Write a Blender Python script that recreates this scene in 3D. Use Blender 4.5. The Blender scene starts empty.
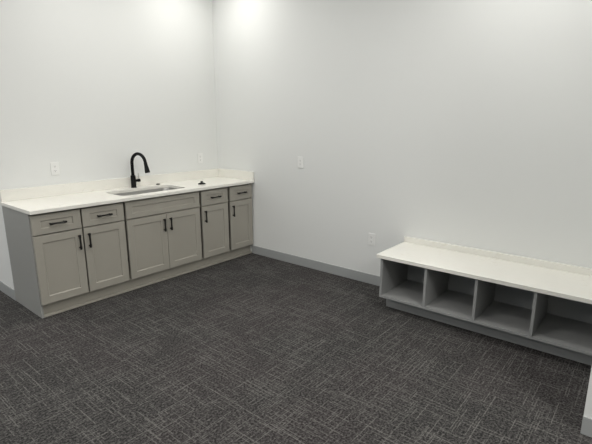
import bpy, bmesh, math, random
from mathutils import Vector, Matrix
random.seed(4)
S = bpy.context.scene
COL = S.collection

# ------------------------------------------------------------------ dimensions
L = 2.4425            # cabinet run along the sink wall (x from -L to 0, wall plane y = 0)
CH, CT = 0.914, 0.030  # counter height and thickness
CD = 0.648            # counter depth
BOXF = -0.5875        # front of the cabinet boxes
BB = 0.1016           # baseboard height
BH, BD = 0.5013, 0.5325  # bench height and depth
BY0, BY1 = -2.6126, -4.2195
WINGY, WINGX = -4.2215, -1.203
ROOMX, ROOMY0, ROOMY1, CEIL = -7.5, -8.0, 4.0, 3.2

# ------------------------------------------------------------------ materials
def new_mat(name):
    m = bpy.data.materials.new(name); m.use_nodes = True
    nt = m.node_tree; b = nt.nodes['Principled BSDF']
    return m, nt, b

def node(nt, typ, **kw):
    n = nt.nodes.new(typ)
    for k, v in kw.items():
        if k in n.inputs.keys() and not hasattr(n, k): n.inputs[k].default_value = v
        else: setattr(n, k, v)
    return n

def mathn(nt, op, a, b=None, clamp=False):
    n = nt.nodes.new('ShaderNodeMath'); n.operation = op; n.use_clamp = clamp
    for i, v in enumerate((a, b)):
        if v is None: continue
        if isinstance(v, (int, float)): n.inputs[i].default_value = v
        else: nt.links.new(v, n.inputs[i])
    return n.outputs[0]

def maprange(nt, v, a, b, c=0.0, d=1.0, smooth=True):
    n = nt.nodes.new('ShaderNodeMapRange')
    if smooth: n.interpolation_type = 'SMOOTHSTEP'
    nt.links.new(v, n.inputs['Value'])
    for k, x in zip(('From Min', 'From Max', 'To Min', 'To Max'), (a, b, c, d)): n.inputs[k].default_value = x
    return n.outputs['Result']

def noise(nt, vec, scale, detail=2.0, rough=0.5):
    n = nt.nodes.new('ShaderNodeTexNoise'); n.inputs['Scale'].default_value = scale
    n.inputs['Detail'].default_value = detail; n.inputs['Roughness'].default_value = rough
    nt.links.new(vec, n.inputs['Vector']); return n.outputs['Fac']

def mapping(nt, vec, scale=(1, 1, 1), loc=(0, 0, 0)):
    n = nt.nodes.new('ShaderNodeMapping'); n.inputs['Scale'].default_value = scale; n.inputs['Location'].default_value = loc
    nt.links.new(vec, n.inputs['Vector']); return n.outputs[0]

def mixc(nt, fac, a, b):
    n = nt.nodes.new('ShaderNodeMix'); n.data_type = 'RGBA'
    for sock, v in ((n.inputs[0], fac), (n.inputs[6], a), (n.inputs[7], b)):
        if isinstance(v, (int, float)): sock.default_value = v
        elif isinstance(v, (tuple, list)): sock.default_value = (*v, 1)
        else: nt.links.new(v, sock)
    return n.outputs[2]

def bump(nt, b, height, strength, dist):
    n = nt.nodes.new('ShaderNodeBump'); n.inputs['Strength'].default_value = strength; n.inputs['Distance'].default_value = dist
    nt.links.new(height, n.inputs['Height']); nt.links.new(n.outputs[0], b.inputs['Normal'])

def objcoord(nt): return nt.nodes.new('ShaderNodeTexCoord').outputs['Object']

def plain(name, col, rough=0.5, metal=0.0, var=0.03, vscale=6.0, bscale=0, bstr=0.1, spec=0.5):
    """paint / plastic with a faint colour drift and an optional fine surface texture"""
    m, nt, b = new_mat(name); oc = objcoord(nt)
    f = noise(nt, oc, vscale, 3)
    lo = tuple(c * (1 - var) for c in col); hi = tuple(min(1, c * (1 + var)) for c in col)
    nt.links.new(mixc(nt, f, lo, hi), b.inputs['Base Color'])
    b.inputs['Roughness'].default_value = rough; b.inputs['Metallic'].default_value = metal
    b.inputs['Specular IOR Level'].default_value = spec
    if bscale: bump(nt, b, noise(nt, oc, bscale, 2), bstr, 0.001)
    return m

M = {}
M['wall'] = plain('wall_paint', (0.70, 0.711, 0.698), 0.55, var=0.006, vscale=1.5, bscale=220, bstr=0.05, spec=0.3)
M['ceil'] = plain('ceiling_paint', (0.80, 0.80, 0.79), 0.9, var=0.01)
M['cab'] = plain('greige_cabinet_paint', (0.335, 0.319, 0.277), 0.42, var=0.02, vscale=5, bscale=300, bstr=0.03)
M['side'] = plain('cool_lit_end_panel', (0.300, 0.302, 0.288), 0.45, var=0.02, vscale=5)  # cabinet paint greyed, the cooler side light is put into its colour
M['bench'] = plain('grey_bench_laminate', (0.27, 0.275, 0.272), 0.5, var=0.025, vscale=5, bscale=200, bstr=0.04)
M['base'] = plain('grey_vinyl_base', (0.33, 0.342, 0.34), 0.42, var=0.02, vscale=3)
M['black'] = plain('matte_black_metal', (0.004, 0.004, 0.004), 0.45, var=0.1, spec=0.14)
M['pull'] = plain('black_pull_metal', (0.008, 0.0075, 0.007), 0.4, var=0.1, spec=0.3)
M['plate'] = plain('white_outlet_plastic', (0.77, 0.775, 0.76), 0.3, var=0.01)
M['slot'] = plain('outlet_slot_dark', (0.05, 0.05, 0.048), 0.6, var=0.05)
M['steel'] = plain('brushed_sink_steel', (0.42, 0.415, 0.40), 0.45, metal=1.0, var=0.05, vscale=30)
M['chrome'] = plain('satin_lever_metal', (0.62, 0.62, 0.60), 0.45, metal=1.0, var=0.03)
M['frame'] = plain('white_window_frame', (0.75, 0.75, 0.75), 0.4, var=0.01)
M['shell'] = plain('exterior_ground', (0.30, 0.30, 0.29), 0.9, var=0.05)

# white quartz with sparse warm veins and flecks
def quartz():
    m, nt, b = new_mat('white_quartz'); oc = objcoord(nt)
    big = noise(nt, oc, 5.0, 6, 0.65)
    vein = mathn(nt, 'ABSOLUTE', mathn(nt, 'SUBTRACT', noise(nt, oc, 7.0, 5, 0.6), 0.5))
    v = maprange(nt, vein, 0.0, 0.03, 1.0, 0.0)
    v = mathn(nt, 'MULTIPLY', v, maprange(nt, big, 0.5, 0.72))
    fl = maprange(nt, noise(nt, oc, 90.0, 2), 0.62, 0.74)
    fl = mathn(nt, 'MULTIPLY', fl, maprange(nt, noise(nt, oc, 9.0, 3), 0.45, 0.65))
    c = mixc(nt, big, (0.735, 0.723, 0.664), (0.795, 0.788, 0.742))
    c = mixc(nt, mathn(nt, 'MULTIPLY', v, 0.45), c, (0.56, 0.52, 0.43))
    c = mixc(nt, mathn(nt, 'MULTIPLY', fl, 0.35), c, (0.54, 0.51, 0.44))
    nt.links.new(c, b.inputs['Base Color']); b.inputs['Roughness'].default_value = 0.22
    return m
M['quartz'] = quartz()

# charcoal carpet tile: thin pale dashes tufted along both tile directions, in loose blocks, over a mottled dark pile
def carpet():
    m, nt, b = new_mat('charcoal_carpet_tile'); oc = objcoord(nt)
    sp = nt.nodes.new('ShaderNodeSeparateXYZ'); nt.links.new(oc, sp.inputs[0]); X, Y = sp.outputs[0], sp.outputs[1]
    def rnd(x, y, z):
        c = nt.nodes.new('ShaderNodeCombineXYZ'); w = nt.nodes.new('ShaderNodeTexWhiteNoise'); w.noise_dimensions = '3D'
        for i, v in enumerate((x, y, z)):
            if isinstance(v, (int, float)): c.inputs[i].default_value = v
            else: nt.links.new(v, c.inputs[i])
        nt.links.new(c.outputs[0], w.inputs['Vector']); return w.outputs['Value']
    wob = mathn(nt, 'MULTIPLY', mathn(nt, 'SUBTRACT', noise(nt, oc, 25.0, 1), 0.5), 0.006)
    def layer(along, across, patch, pitch, seg, width, amount, seed):
        v = mathn(nt, 'DIVIDE', mathn(nt, 'ADD', across, wob), pitch)
        row = mathn(nt, 'FLOOR', v); fr = mathn(nt, 'FRACT', v)
        u = mathn(nt, 'ADD', mathn(nt, 'DIVIDE', along, seg), mathn(nt, 'MULTIPLY', rnd(row, seed, 0.5), 9.7))
        cell = mathn(nt, 'FLOOR', u); fu = mathn(nt, 'FRACT', u)
        r = rnd(row, cell, seed + 3.3)
        on = mathn(nt, 'LESS_THAN', r, mathn(nt, 'MULTIPLY', patch, amount))
        prof = maprange(nt, mathn(nt, 'ABSOLUTE', mathn(nt, 'SUBTRACT', fr, 0.5)), width * 0.55, width, 1.0, 0.0)
        ends = maprange(nt, mathn(nt, 'ABSOLUTE', mathn(nt, 'SUBTRACT', fu, 0.5)), 0.40, 0.49, 1.0, 0.0)
        amp = mathn(nt, 'ADD', mathn(nt, 'MULTIPLY', rnd(row, cell, seed + 8.1), 0.6), 0.4)
        return mathn(nt, 'MULTIPLY', mathn(nt, 'MULTIPLY', on, amp), mathn(nt, 'MULTIPLY', prof, ends))
    def patch(sx, sy, loc):
        return maprange(nt, noise(nt, mapping(nt, oc, (sx, sy, 1), loc), 1.0, 1.0), 0.36, 0.64, 0.30, 1.0)
    px, py = patch(2.2, 3.6, (1.7, 0, 0)), patch(3.6, 2.2, (9.7, 4.1, 0))
    ln = None
    for args in ((X, Y, px, 0.025, 0.27, 0.135, 0.36, 1.0), (X, Y, px, 0.013, 0.13, 0.22, 0.34, 21.0),
                 (Y, X, py, 0.025, 0.27, 0.135, 0.36, 41.0), (Y, X, py, 0.013, 0.13, 0.22, 0.34, 61.0)):
        l = layer(*args); ln = l if ln is None else mathn(nt, 'MAXIMUM', ln, l)
    pile = noise(nt, oc, 78.0, 3.0, 0.75)
    ln = mathn(nt, 'MULTIPLY', ln, maprange(nt, pile, 0.34, 0.56, 0.45, 1.0))
    tint = maprange(nt, noise(nt, mapping(nt, oc, (1, 1, 1), (4.4, 8.8, 0)), 1.1, 2.0), 0.40, 0.62)
    k = CARPET
    base = mixc(nt, tint, tuple(c * k for c in (0.0120, 0.0125, 0.0120)), tuple(c * k for c in (0.0185, 0.0140, 0.0148)))
    base = mixc(nt, maprange(nt, pile, 0.40, 0.66), base, tuple(c * k for c in (0.122, 0.117, 0.114)))
    mott = maprange(nt, noise(nt, mapping(nt, oc, (1, 1, 1), (2.2, 5.5, 0)), 150.0, 2.0, 0.6), 0.36, 0.66)
    base = mixc(nt, mathn(nt, 'MULTIPLY', mott, 0.35), base, tuple(c * k for c in (0.072, 0.069, 0.067)))
    c = mixc(nt, mathn(nt, 'MULTIPLY', ln, 0.70), base, tuple(c * k for c in (0.205, 0.198, 0.188)))
    nt.links.new(c, b.inputs['Base Color']); b.inputs['Roughness'].default_value = 0.95
    b.inputs['Specular IOR Level'].default_value = 0.15
    bump(nt, b, pile, 0.4, 0.004)
    return m
CARPET = 0.77
M['carpet'] = carpet()

def glass():
    m = bpy.data.materials.new('window_glass'); m.use_nodes = True; nt = m.node_tree; nt.nodes.clear()
    o = nt.nodes.new('ShaderNodeOutputMaterial'); mx = nt.nodes.new('ShaderNodeMixShader'); fr = nt.nodes.new('ShaderNodeFresnel')
    t = nt.nodes.new('ShaderNodeBsdfTransparent'); g = nt.nodes.new('ShaderNodeBsdfGlossy'); g.inputs['Roughness'].default_value = 0.02
    nt.links.new(fr.outputs[0], mx.inputs[0]); nt.links.new(t.outputs[0], mx.inputs[1]); nt.links.new(g.outputs[0], mx.inputs[2])
    nt.links.new(mx.outputs[0], o.inputs[0]); return m
M['glass'] = glass()

# ------------------------------------------------------------------ mesh helpers
def box(bm, x0, x1, y0, y1, z0, z1):
    x0, x1 = sorted((x0, x1)); y0, y1 = sorted((y0, y1)); z0, z1 = sorted((z0, z1))
    v = [bm.verts.new(p) for p in ((x0, y0, z0), (x1, y0, z0), (x1, y1, z0), (x0, y1, z0), (x0, y0, z1), (x1, y0, z1), (x1, y1, z1), (x0, y1, z1))]
    for f in ((3, 2, 1, 0), (4, 5, 6, 7), (0, 1, 5, 4), (1, 2, 6, 5), (2, 3, 7, 6), (3, 0, 4, 7)):
        bm.faces.new([v[i] for i in f])

def lathe(bm, profile, n=32, origin=(0, 0, 0), axis='Z'):
    rings = []
    o = Vector(origin)
    for r, h in profile:
        ring = []
        for k in range(n):
            a = 2 * math.pi * k / n
            p = Vector((r * math.cos(a), r * math.sin(a), h))
            if axis == 'X': p = Vector((p.z, p.x, p.y))
            if axis == 'Y': p = Vector((p.y, p.z, p.x))
            ring.append(bm.verts.new(o + p))
        rings.append(ring)
    for a, b in zip(rings, rings[1:]):
        for k in range(n): bm.faces.new((a[k], a[(k + 1) % n], b[(k + 1) % n], b[k]))
    bm.faces.new(list(reversed(rings[0]))); bm.faces.new(rings[-1])

def tube(bm, pts, radii, n=20):
    """swept round tube through pts with a radius at each point"""
    pts = [Vector(p) for p in pts]
    if isinstance(radii, (int, float)): radii = [radii] * len(pts)
    rings = []; ref = None
    for i, p in enumerate(pts):
        t = (pts[min(i + 1, len(pts) - 1)] - pts[max(i - 1, 0)]).normalized()
        if ref is None:
            ref = t.orthogonal().normalized()
        ref = (ref - t * ref.dot(t)).normalized(); bn = t.cross(ref)
        rings.append([bm.verts.new(p + radii[i] * (math.cos(a) * ref + math.sin(a) * bn)) for a in [2 * math.pi * k / n for k in range(n)]])
    for a, b in zip(rings, rings[1:]):
        for k in range(n): bm.faces.new((a[k], a[(k + 1) % n], b[(k + 1) % n], b[k]))
    bm.faces.new(list(reversed(rings[0]))); bm.faces.new(rings[-1])

def rrect(x0, x1, y0, y1, r, n=8):
    pts = []
    for cx, cy, a0 in ((x1 - r, y1 - r, 0), (x0 + r, y1 - r, 90), (x0 + r, y0 + r, 180), (x1 - r, y0 + r, 270)):
        for k in range(n + 1):
            a = math.radians(a0 + 90 * k / n); pts.append((cx + r * math.cos(a), cy + r * math.sin(a)))
    return pts

def link(name, bm, mat, parent=None, bevel=0.0, smooth=None, origin=None, seg=2):
    """one mesh object; world-coordinate mesh is re-based on its parent's (or its own) origin"""
    off = Vector((0, 0, 0)); p = parent
    while p is not None: off += p.location; p = p.parent
    if origin is not None: off = Vector(origin)
    bmesh.ops.recalc_face_normals(bm, faces=bm.faces[:])
    bmesh.ops.translate(bm, verts=bm.verts[:], vec=-off)
    me = bpy.data.meshes.new(name); bm.to_mesh(me); bm.free(); me.materials.append(mat)
    o = bpy.data.objects.new(name, me); COL.objects.link(o)
    if parent is not None: o.parent = parent
    elif origin is not None: o.location = origin
    if bevel:
        md = o.modifiers.new('edge', 'BEVEL'); md.width = bevel; md.segments = seg; md.limit_method = 'ANGLE'; md.angle_limit = math.radians(35)
    if smooth is not None:
        for pl in me.polygons: pl.use_smooth = True
        me.set_sharp_from_angle(angle=math.radians(smooth))
    return o

def thing(name, label, cat, loc, group=None):
    o = bpy.data.objects.new(name, None); COL.objects.link(o); o.location = loc; o.empty_display_size = 0.1
    o['label'] = label; o['category'] = cat
    if group: o['group'] = group
    return o

def tag(o, label, cat, group=None):
    o['label'] = label; o['category'] = cat
    if group: o['group'] = group
    return o

def struct(name, bm, mat, label, cat, bevel=0.0, parent=None):
    o = link(name, bm, mat, parent, bevel=bevel); o['kind'] = 'structure'
    if parent is None: tag(o, label, cat)
    return o

# ------------------------------------------------------------------ room shell
T = 0.12
b = bmesh.new(); box(b, ROOMX - T, T, ROOMY0 - T, ROOMY1 + T, -0.08, 0.0)
struct('floor', b, M['carpet'], 'charcoal carpet tile floor with pale crossing dashes', 'floor')
b = bmesh.new(); box(b, ROOMX - T, T, ROOMY0 - T, ROOMY1 + T, CEIL, CEIL + 0.08)
ceiling = struct('ceiling', b, M['ceil'], 'flat white ceiling above the room', 'ceiling')
RETX = -L + 0.0035
b = bmesh.new(); box(b, RETX, 0, 0, T, 0, CEIL)
struct('wall_back', b, M['wall'], 'white painted wall behind the sink counter', 'wall')
b = bmesh.new(); box(b, RETX, RETX + T, T, ROOMY1, 0, CEIL)
struct('wall_return', b, M['wall'], 'white wall turning back beyond the left cabinet end', 'wall')
b = bmesh.new(); box(b, 0, T, ROOMY0, T, 0, CEIL)
struct('wall_right', b, M['wall'], 'white painted wall behind the cubby bench', 'wall')
b = bmesh.new(); box(b, WINGX, 0, WINGY - 0.30, WINGY, 0, CEIL)
struct('wall_wing', b, M['wall'], 'white wall end at lower right corner beside the bench', 'wall')
b = bmesh.new(); box(b, ROOMX, RETX + T, ROOMY1, ROOMY1 + T, 0, CEIL)
struct('wall_far', b, M['wall'], 'white wall at the far end of the room', 'wall')
b = bmesh.new(); box(b, ROOMX, T, ROOMY0 - T, ROOMY0, 0, CEIL)
struct('wall_front', b, M['wall'], 'white wall behind the viewpoint', 'wall')
WY0, WY1, WZ0, WZ1 = -3.6, 2.4, 0.5, 2.5
b = bmesh.new()
box(b, ROOMX - T, ROOMX, ROOMY0 - T, WY0, 0, CEIL); box(b, ROOMX - T, ROOMX, WY1, ROOMY1 + T, 0, CEIL)
box(b, ROOMX - T, ROOMX, WY0, WY1, 0, WZ0); box(b, ROOMX - T, ROOMX, WY0, WY1, WZ1, CEIL)
struct('wall_left', b, M['wall'], 'white wall holding the wide daylight window', 'wall')
b = bmesh.new()
for k in range(5):
    yy = WY0 + 0.025 + k * (WY1 - WY0 - 0.05) / 4
    box(b, ROOMX - 0.09, ROOMX - 0.03, yy - 0.025, yy + 0.025, WZ0, WZ1)
box(b, ROOMX - 0.09, ROOMX - 0.03, WY0, WY1, WZ0, WZ0 + 0.05); box(b, ROOMX - 0.09, ROOMX - 0.03, WY0, WY1, WZ1 - 0.05, WZ1)
win = struct('window_1', b, M['frame'], 'wide white framed window letting in daylight', 'window')
b = bmesh.new(); box(b, ROOMX - 0.064, ROOMX - 0.058, WY0, WY1, WZ0, WZ1)
struct('pane', b, M['glass'], '', '', parent=win)

# baseboards: grey vinyl strips, slightly rounded along the top
def baseboard(name, x0, x1, y0, y1, label):
    b = bmesh.new(); box(b, x0, x1, y0, y1, 0.0, BB)
    return struct(name, b, M['base'], label, 'baseboard', bevel=0.0025)
BT = 0.008
baseboard('baseboard_right', -BT, 0, BY0 - 0.04, BOXF - 0.0005, 'grey baseboard along right wall between cabinets and bench')
baseboard('baseboard_left', RETX - BT, RETX, 0.0, ROOMY1, 'grey baseboard at left edge beyond the cabinet end')
baseboard('baseboard_wing', WINGX - BT, WINGX, WINGY - 0.30, WINGY + 0.001, 'grey baseboard on the wall end at lower right')

# ------------------------------------------------------------------ base cabinets
def shaker(bm, x0, x1, z0, z1, yb, yf, fx, fz, rec=0.009, sl=0.006):
    """shaker front: flat frame, sloped inner edge, recessed flat panel (front looks toward -y)"""
    def ring(ix, iz, y): return [bm.verts.new(p) for p in ((x0 + ix, y, z0 + iz), (x1 - ix, y, z0 + iz), (x1 - ix, y, z1 - iz), (x0 + ix, y, z1 - iz))]
    e = 0.0016
    rs = [ring(0, 0, yb), ring(0, 0, yf + e), ring(e, e, yf), ring(fx, fz, yf), ring(fx + sl, fz + sl, yf + rec)]
    for a, c in zip(rs, rs[1:]):
        for k in range(4): bm.faces.new((a[k], a[(k + 1) % 4], c[(k + 1) % 4], c[k]))
    bm.faces.new(rs[-1]); bm.faces.new(list(reversed(rs[0])))

DF, DBK = -0.615, -0.594      # front and back of doors and drawer fronts
DZ0, DZ1, RZ0, RZ1 = 0.120, 0.698, 0.707, 0.866

def pull(parent, cx, cz, length, vertical):
    """black bar pull: two posts, thicker ends, standing off the front"""
    b = bmesh.new(); h = length / 2; ys = DF - 0.026
    def P(t, y): return (cx, y, cz + t) if vertical else (cx + t, y, cz)
    ts = [-h, -h + 0.004, -h + 0.022, -h + 0.034, 0, h - 0.034, h - 0.022, h - 0.004, h]
    tube(b, [P(t, ys) for t in ts], [0.0066, 0.0096, 0.0096, 0.0076, 0.0070, 0.0076, 0.0096, 0.0096, 0.0066], 14)
    for s in (-1, 1):
        t = s * (h - 0.014)
        tube(b, [P(t, DF + 0.002), P(t, DF - 0.004), P(t, ys)], [0.0075, 0.0055, 0.0055], 12)
    o = link('handle', b, M['pull'], parent, smooth=40); o['label'] = 'black bar pull'
    return o

CABG = 'shaker base cabinets under the sink counter'
def cabinet(x0, x1, doors, label, kind='drawer', bx0=None, bx1=None, name='base_cabinet'):
    """x0..x1 is the span of the fronts; bx0..bx1 the box behind them"""
    bx0 = x0 - 0.004 if bx0 is None else bx0; bx1 = x1 + 0.004 if bx1 is None else bx1
    root = thing(name, label, 'cabinet', ((x0 + x1) / 2, BOXF / 2, 0.112), CABG)
    b = bmesh.new(); w = 0.016; zt = CH - CT - 0.001
    SB_ = BOXF + 0.035
    box(b, bx0, bx0 + w, SB_, -0.004, 0.112, zt); box(b, bx1 - w, bx1, SB_, -0.004, 0.112, zt)
    box(b, bx0, bx1, BOXF, SB_, 0.112, 0.1185); box(b, bx0 + w, bx1 - w, SB_, -0.004, 0.112, 0.128); box(b, bx0 + w, bx1 - w, -0.012, -0.004, 0.128, zt)
    RB_ = BOXF if kind == 'sink' else SB_
    box(b, bx0 + w, bx1 - w, RB_, RB_ + 0.018, zt - 0.04, zt)            # top front rail
    box(b, bx0 + w, bx1 - w, SB_, SB_ + 0.018, DZ1 - 0.012, RZ0 + 0.015)  # rail between drawer and door
    link('body', b, M['cab'], root)
    if kind == 'drawer':
        b = bmesh.new(); shaker(b, x0, x1, RZ0, RZ1, DBK, DF, 0.064, 0.047)
        box(b, x0 + 0.03, x1 - 0.03, DBK, -0.08, RZ0 + 0.02, RZ1 - 0.03)
        d = link('drawer', b, M['cab'], root)
        pull(d, (x0 + x1) / 2, 0.786, 0.134, False)
    else:
        b = bmesh.new(); shaker(b, x0, x1, RZ0, RZ1, DBK, DF, 0.064, 0.047)
        link('false_drawer_front', b, M['cab'], root)
    for (a, c, side) in doors:
        b = bmesh.new(); shaker(b, a, c, DZ0, DZ1, DBK, DF, 0.062, 0.062)
        d = link('door', b, M['cab'], root)
        hx = a + 0.036 if side == 'L' else c - 0.034
        pull(d, hx, 0.589, 0.130, True)
    return root

c1 = cabinet(-2.4365, -2.0535, [(-2.4365, -2.0535, 'R')], 'greige shaker cabinet at the left end, door pull on its right side', bx0=-L + 0.018, bx1=-2.0475)
b = bmesh.new(); box(b, -L, -L + 0.0175, BOXF - 0.001, -0.002, 0.0, CH - CT - 0.001)
e = link('end_panel', b, M['side'], c1, bevel=0.001); e['label'] = 'plain side panel reaching the floor'
cabinet(-2.0405, -1.6625, [(-2.0405, -1.6625, 'L')], 'greige shaker cabinet between the left end cabinet and the sink cabinet', bx0=-2.0465, bx1=-1.654)
xm = -1.2155
cabinet(-1.6415, -0.7985, [(-1.6415, xm - 0.002, 'R'), (xm + 0.002, -0.7985, 'L')],
        'wide two-door shaker cabinet under the sink with a false drawer front', kind='sink', bx0=-1.653, bx1=-0.786)
cabinet(-0.7695, -0.3985, [(-0.7695, -0.3985, 'L')], 'greige shaker cabinet just right of the wide sink cabinet', bx0=-0.785, bx1=-0.381)
c5 = cabinet(-0.3655, -0.0145, [(-0.3655, -0.0145, 'L')], 'greige shaker cabinet at the right end, against the right wall', bx0=-0.380, bx1=-0.0165)
b = bmesh.new(); box(b, -0.0140, -0.001, BOXF - 0.006, BOXF + 0.012, 0.112, CH - CT - 0.001)
link('filler_strip', b, M['cab'], c5)

# continuous plinth under the whole run, with a low strip at the carpet
tk = thing('toe_kick', 'long greige toe-kick board under the row of sink cabinets', 'toe kick', (-L / 2, BOXF, 0))
b = bmesh.new(); box(b, -L + 0.018, -0.001, BOXF + 0.040, BOXF + 0.056, 0.0, 0.1115); link('kick_board', b, M['cab'], tk)
b = bmesh.new(); box(b, -L + 0.018, -0.001, BOXF + 0.002, BOXF + 0.0398, 0.0, 0.018); link('shoe_strip', b, M['cab'], tk, bevel=0.003)

# ------------------------------------------------------------------ worktop, splash, sink
SX0, SX1, SY0, SY1, SR = -1.612, -0.880, -0.533, -0.163, 0.07
wt = thing('countertop', 'white speckled quartz counter with a low backsplash over the greige cabinets', 'countertop', (-L / 2, -CD / 2, CH - CT))
b = bmesh.new()
outer = [(-L - 0.006, -CD), (-0.0015, -CD), (-0.0015, -0.0015), (-L - 0.006, -0.0015)]
inner = rrect(SX0, SX1, SY0, SY1, SR)
edges = []
for loop in (outer, inner):
    vs = [b.verts.new((x, y, CH)) for x, y in loop]
    edges += [b.edges.new((vs[i], vs[(i + 1) % len(vs)])) for i in range(len(vs))]
bmesh.ops.triangle_fill(b, use_beauty=True, use_dissolve=False, edges=edges)
g = bmesh.ops.extrude_face_region(b, geom=b.faces[:])
bmesh.ops.translate(b, verts=[v for v in g['geom'] if isinstance(v, bmesh.types.BMVert)], vec=(0, 0, -CT))
link('slab', b, M['quartz'], wt, bevel=0.002)
b = bmesh.new(); box(b, -L - 0.001, -0.0015, -0.0205, -0.0015, CH + 0.0003, CH + BB); link('backsplash', b, M['quartz'], wt, bevel=0.0006)
b = bmesh.new(); box(b, -0.0205, -0.0015, -CD + 0.002, -0.0208, CH + 0.0003, CH + BB); link('side_splash', b, M['quartz'], wt, bevel=0.0006)

sk = thing('sink', 'stainless steel undermount sink bowl set into the white counter', 'sink', ((SX0 + SX1) / 2, (SY0 + SY1) / 2, 0.70))
b = bmesh.new()
loops = []
zt = CH - CT - 0.0015
for ins, z, r in ((-0.022, zt, SR + 0.015), (-0.003, zt, SR), (-0.001, zt - 0.006, SR), (0.004, 0.745, SR - 0.004), (0.010, 0.722, SR - 0.01), (0.028, 0.706, SR - 0.02), (0.06, 0.702, SR - 0.03), (0.15, 0.699, 0.03)):
    loops.append([b.verts.new((x, y, z)) for x, y in rrect(SX0 + ins, SX1 - ins, SY0 + ins, SY1 - ins, r)])
for a, c in zip(loops, loops[1:]):
    n = len(a)
    for k in range(n): b.faces.new((a[k], a[(k + 1) % n], c[(k + 1) % n], c[k]))
b.faces.new(loops[-1])
bowl = link('bowl', b, M['steel'], sk, smooth=50)
md = bowl.modifiers.new('thick', 'SOLIDIFY'); md.thickness = 0.0012; md.offset = -1
b = bmesh.new(); cx, cy = (SX0 + SX1) / 2, (SY0 + SY1) / 2
lathe(b, [(0.056, 0.7005), (0.056, 0.7025), (0.05, 0.7035), (0.044, 0.7025), (0.03, 0.7015), (0.008, 0.7015)], 32, (cx, cy, 0))
link('drain', b, M['chrome'], sk, smooth=40)

# ------------------------------------------------------------------ faucet
FX, FY = -1.242, -0.092
fa = thing('faucet', 'matte black gooseneck pull-down faucet standing behind the sink', 'faucet', (FX, FY, CH + 0.0003))
b = bmesh.new()
lathe(b, [(0.029, CH + 0.0003), (0.029, CH + 0.005), (0.026, CH + 0.009), (0.0255, CH + 0.12), (0.024, CH + 0.127), (0.018, CH + 0.130)], 32, (FX, FY, 0))
link('base_body', b, M['black'], fa, smooth=40)
dv = Vector((0.036, -0.212, 0)); reach = dv.length; dv.normalize(); R_ = reach / 2 * 0.95
zc = 1.287 - R_ - 0.016
pts = [Vector((FX, FY, CH + 0.128))] + [Vector((FX, FY, CH + 0.128 + (zc - CH - 0.128) * k / 4)) for k in range(1, 4)]
ang = 171
for k in range(0, 25):
    a = math.radians(180 - ang * k / 24)
    pts.append(Vector((FX, FY, zc)) + dv * (R_ + R_ * math.cos(a)) + Vector((0, 0, R_ * math.sin(a))))
b = bmesh.new(); tube(b, pts, 0.0162, 20); link('spout', b, M['black'], fa, smooth=40)
end = pts[-1]; td = (pts[-1] - pts[-2]).normalized()
b = bmesh.new()
prof = [(0.0, 0.0164), (0.004, 0.0180), (0.02, 0.0180), (0.04, 0.0195), (0.092, 0.0255), (0.101, 0.026), (0.105, 0.024)]
tube(b, [end + td * t for t, r in prof], [r for t, r in prof], 24); link('spray_head', b, M['black'], fa, smooth=40)
b = bmesh.new()
tube(b, [(FX + 0.02, FY, 0.985), (FX + 0.05, FY, 0.985), (FX + 0.053, FY, 0.985), (FX + 0.074, FY, 0.985), (FX + 0.077, FY, 0.985)], [0.014, 0.014, 0.017, 0.017, 0.014], 20)
hv = link('valve_stub', b, M['black'], fa, smooth=40)
b = bmesh.new()
tube(b, [(FX + 0.062, FY, 0.998), (FX + 0.064, FY + 0.001, 1.02), (FX + 0.067, FY + 0.002, 1.058), (FX + 0.068, FY + 0.002, 1.062)], [0.0070, 0.0064, 0.0066, 0.0045], 14)
lv = link('lever', b, M['chrome'], fa, smooth=40); lv['label'] = 'thin grey metal lever'

b = bmesh.new()
lathe(b, [(0.021, CH + 0.0003), (0.022, CH + 0.003), (0.021, CH + 0.008), (0.016, CH + 0.011), (0.006, CH + 0.012)], 28, (-0.948, -0.088, 0))
tag(link('hole_cover', b, M['black'], smooth=40, origin=(-0.948, -0.088, CH)), 'small flat black cap on the counter behind the sink', 'cap')

sx, sy = -0.612, -0.430
st = thing('sink_stopper', 'black sink stopper with a knob lying on the counter right of the sink', 'stopper', (sx, sy, CH + 0.0003))
b = bmesh.new(); z = CH + 0.0003
lathe(b, [(0.043, z), (0.044, z + 0.003), (0.042, z + 0.007), (0.036, z + 0.010), (0.026, z + 0.014), (0.017, z + 0.0175), (0.010, z + 0.0182)], 32, (sx, sy, 0))
link('disc', b, M['black'], st, smooth=40)
b = bmesh.new()
lathe(b, [(0.009, z + 0.0180), (0.0085, z + 0.021), (0.0135, z + 0.024), (0.0155, z + 0.028), (0.0135, z + 0.032), (0.006, z + 0.034)], 24, (sx, sy, 0))
link('knob', b, M['black'], st, smooth=40)

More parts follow.
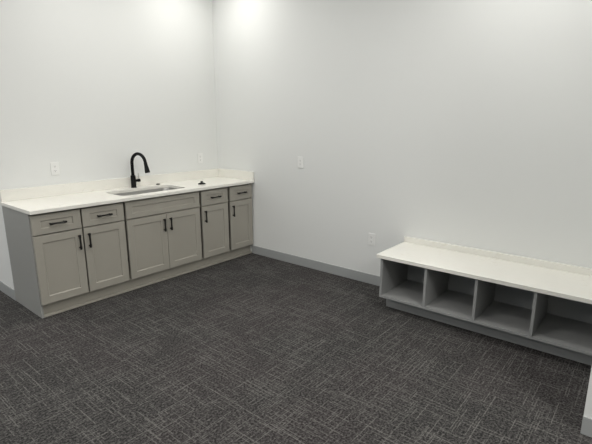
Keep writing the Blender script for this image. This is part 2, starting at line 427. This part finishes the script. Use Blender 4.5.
# ------------------------------------------------------------------ wall outlets
def outlet(pos, facing, label):
    """duplex outlet; local frame u (across), z (up), n (out of the wall)"""
    root = thing('wall_outlet', label, 'outlet', pos, 'white duplex wall outlets')
    p = Vector(pos)
    u, n = (Vector((1, 0, 0)), Vector((0, -1, 0))) if facing == 'y' else (Vector((0, -1, 0)), Vector((-1, 0, 0)))
    def bx(bm, u0, u1, z0, z1, n0, n1):
        q0 = p + u * u0 + n * n0; q1 = p + u * u1 + n * n1
        box(bm, q0.x, q1.x, q0.y, q1.y, p.z + z0, p.z + z1)
    b = bmesh.new(); bx(b, -0.0375, 0.0375, -0.061, 0.061, 0.0005, 0.0075); link('cover_plate', b, M['plate'], root, bevel=0.0045)
    for s in (-1, 1):
        c = s * 0.0205
        b = bmesh.new(); bx(b, -0.0168, 0.0168, c - 0.0145, c + 0.0145, 0.0075, 0.0092)
        r = link('receptacle', b, M['plate'], root, bevel=0.0015)
        for (a0, a1, h0, h1) in ((-0.0075, -0.0050, -0.002, 0.0075), (0.0050, 0.0075, -0.001, 0.0065), (-0.0022, 0.0022, -0.0095, -0.005)):
            b = bmesh.new(); bx(b, a0, a1, c + h0, c + h1, 0.0088, 0.0095); link('slot', b, M['slot'], r)
    b = bmesh.new(); bx(b, -0.003, 0.003, -0.003, 0.003, 0.0075, 0.0084); link('screw', b, M['plate'], root, bevel=0.001)
    return root
outlet((-1.972, 0, 1.165), 'y', 'white outlet on the wall left of the faucet, above the counter')
outlet((-0.285, 0, 1.160), 'y', 'white outlet near the wall corner, above the black stopper')
outlet((0, -1.358, 1.166), 'x', 'white outlet at chest height on the bare right wall')
outlet((0, -2.264, 0.463), 'x', 'white outlet low on the wall beside the bench')

# ------------------------------------------------------------------ cubby bench
bn = thing('cubby_bench', 'low grey four-cubby storage bench with a white speckled quartz top', 'bench', (-BD / 2, (BY0 + BY1) / 2, 0))
XF = -BD + 0.020; XB = -0.006; PT = 0.020
SB = 0.122                               # underside of the box
TOPB = BH - CT
b = bmesh.new(); box(b, -BD, -0.0015, BY0, BY1, TOPB, BH); link('top', b, M['quartz'], bn, bevel=0.002)
b = bmesh.new(); box(b, -0.0205, -0.0015, BY0 - 0.001, BY1, BH + 0.0003, BH + 0.0517); link('backsplash', b, M['quartz'], bn, bevel=0.0006)
YL, YR = BY0 - 0.032, BY1
pitch = (YL - YR - PT) / 4
for k in range(5):
    y = YL - k * pitch
    b = bmesh.new(); box(b, XF, XB, y - PT, y, SB, TOPB - 0.0003)
    link('side_panel' if k in (0, 4) else 'divider', b, M['bench'], bn, bevel=0.001)
for k in range(4):
    y1 = YL - k * pitch - PT; y0 = YL - (k + 1) * pitch
    b = bmesh.new(); box(b, XF + 0.0006, XB - 0.012, y0 + 0.0002, y1 - 0.0002, SB, SB + PT); link('shelf', b, M['bench'], bn, bevel=0.0008)
    b = bmesh.new(); box(b, XB - 0.0115, XB, y0 + 0.0002, y1 - 0.0002, SB, TOPB - 0.0003); link('back_panel', b, M['bench'], bn)
b = bmesh.new(); box(b, XF + 0.115, XF + 0.133, YL - 0.012, YR, 0.0, SB - 0.0003)
box(b, XF + 0.133, -0.003, YL - 0.012, YL - 0.030, 0.0, SB - 0.0003)
link('toe_kick', b, M['bench'], bn)

# ------------------------------------------------------------------ lights: recessed downlights and added fill lamps in the ceiling, daylight window
def downlight(x, y, power, size=0.17):
    b = bmesh.new(); lathe(b, [(0.105, CEIL - 0.006), (0.105, CEIL - 0.0005), (0.09, CEIL - 0.0005), (0.088, CEIL - 0.006)], 32, (x, y, 0))
    struct('light_trim', b, M['frame'], '', '', parent=ceiling)
    ld = bpy.data.lights.new('downlight_and_fill', 'AREA'); ld.shape = 'DISK'; ld.size = size; ld.energy = power
    ld.color = (1.0, 0.975, 0.935)
    o = bpy.data.objects.new('downlight_and_fill', ld); COL.objects.link(o); o.location = (x, y, CEIL - 0.012)
def fill_panel(x, y, power):  # added fill lamp, out of view, with a frame round it
    b = bmesh.new()
    for x0, x1, y0, y1 in ((-.31, .31, -.31, -.295), (-.31, .31, .295, .31), (-.31, -.295, -.295, .295), (.295, .31, -.295, .295)):
        box(b, x + x0, x + x1, y + y0, y + y1, CEIL - 0.012, CEIL - 0.0005)
    struct('light_trim', b, M['frame'], '', '', parent=ceiling)
    ld = bpy.data.lights.new('fill_lamp', 'AREA'); ld.shape = 'SQUARE'; ld.size = 0.58; ld.energy = power; ld.color = (1.0, 0.975, 0.935)
    o = bpy.data.objects.new('fill_lamp', ld); COL.objects.link(o); o.location = (x, y, CEIL - 0.008)
LAMPS = ((-0.56, -0.60, 9.0), (-0.6, -3.5, 7), (-1.75, -0.85, 9), (-1.2, -3.4, 12))                     # small cans at the wall glows, last pair added to brighten counter and bench
FILL_PANELS = ((-1.5, -1.3, 5), (-1.0, -2.0, 2), (-2.9, -2.4, 28), (-3.8, -3.6, 7), (-5.8, -1.1, 58), (-5.8, -3.6, 19), (-1.9, -5.2, 20),
          (-1.9, -7.0, 23), (-3.8, -7.0, 11), (-2.8, -6.2, 60), (-5.8, 1.8, 13), (-3.8, 1.8, 56))    # unseen fill panels added to even out the room light
for x, y, p in LAMPS:
    downlight(x, y, p)
for x, y, p in FILL_PANELS:
    fill_panel(x, y, p)
w = bpy.data.worlds.new('overcast_daylight'); w.use_nodes = True; S.world = w
w.node_tree.nodes['Background'].inputs[0].default_value = (0.52, 0.74, 1.0, 1); w.node_tree.nodes['Background'].inputs[1].default_value = 0.4
pd = bpy.data.lights.new('window_portal', 'AREA'); pd.shape = 'RECTANGLE'; pd.size = WZ1 - WZ0; pd.size_y = WY1 - WY0; pd.cycles.is_portal = True
po = bpy.data.objects.new('window_portal', pd); COL.objects.link(po); po.location = (ROOMX - 0.10, (WY0 + WY1) / 2, (WZ0 + WZ1) / 2)
po.rotation_euler = (0, -math.pi / 2, 0)

# ------------------------------------------------------------------ camera
cam = bpy.data.cameras.new('camera'); co = bpy.data.objects.new('camera', cam); COL.objects.link(co); S.camera = co
cam.sensor_fit = 'HORIZONTAL'; cam.sensor_width = 36.0; cam.lens = 436.0926 / 592 * 36.0; cam.clip_start = 0.05; cam.clip_end = 60
co.location = (-3.6761, -4.3407, 1.5757)
co.rotation_mode = 'XYZ'; co.rotation_euler = (math.pi / 2 - 0.2222, 0, -0.8784)

vs = S.view_settings; S.display_settings.display_device = 'sRGB'
vs.view_transform = 'Standard'; vs.look = 'None'; vs.gamma = 1.0; vs.use_curve_mapping = False; vs.exposure = 0.1
S.cycles.use_denoising = True; S.cycles.max_bounces = 12; S.cycles.diffuse_bounces = 8
S.cycles.sample_clamp_indirect = 8.0
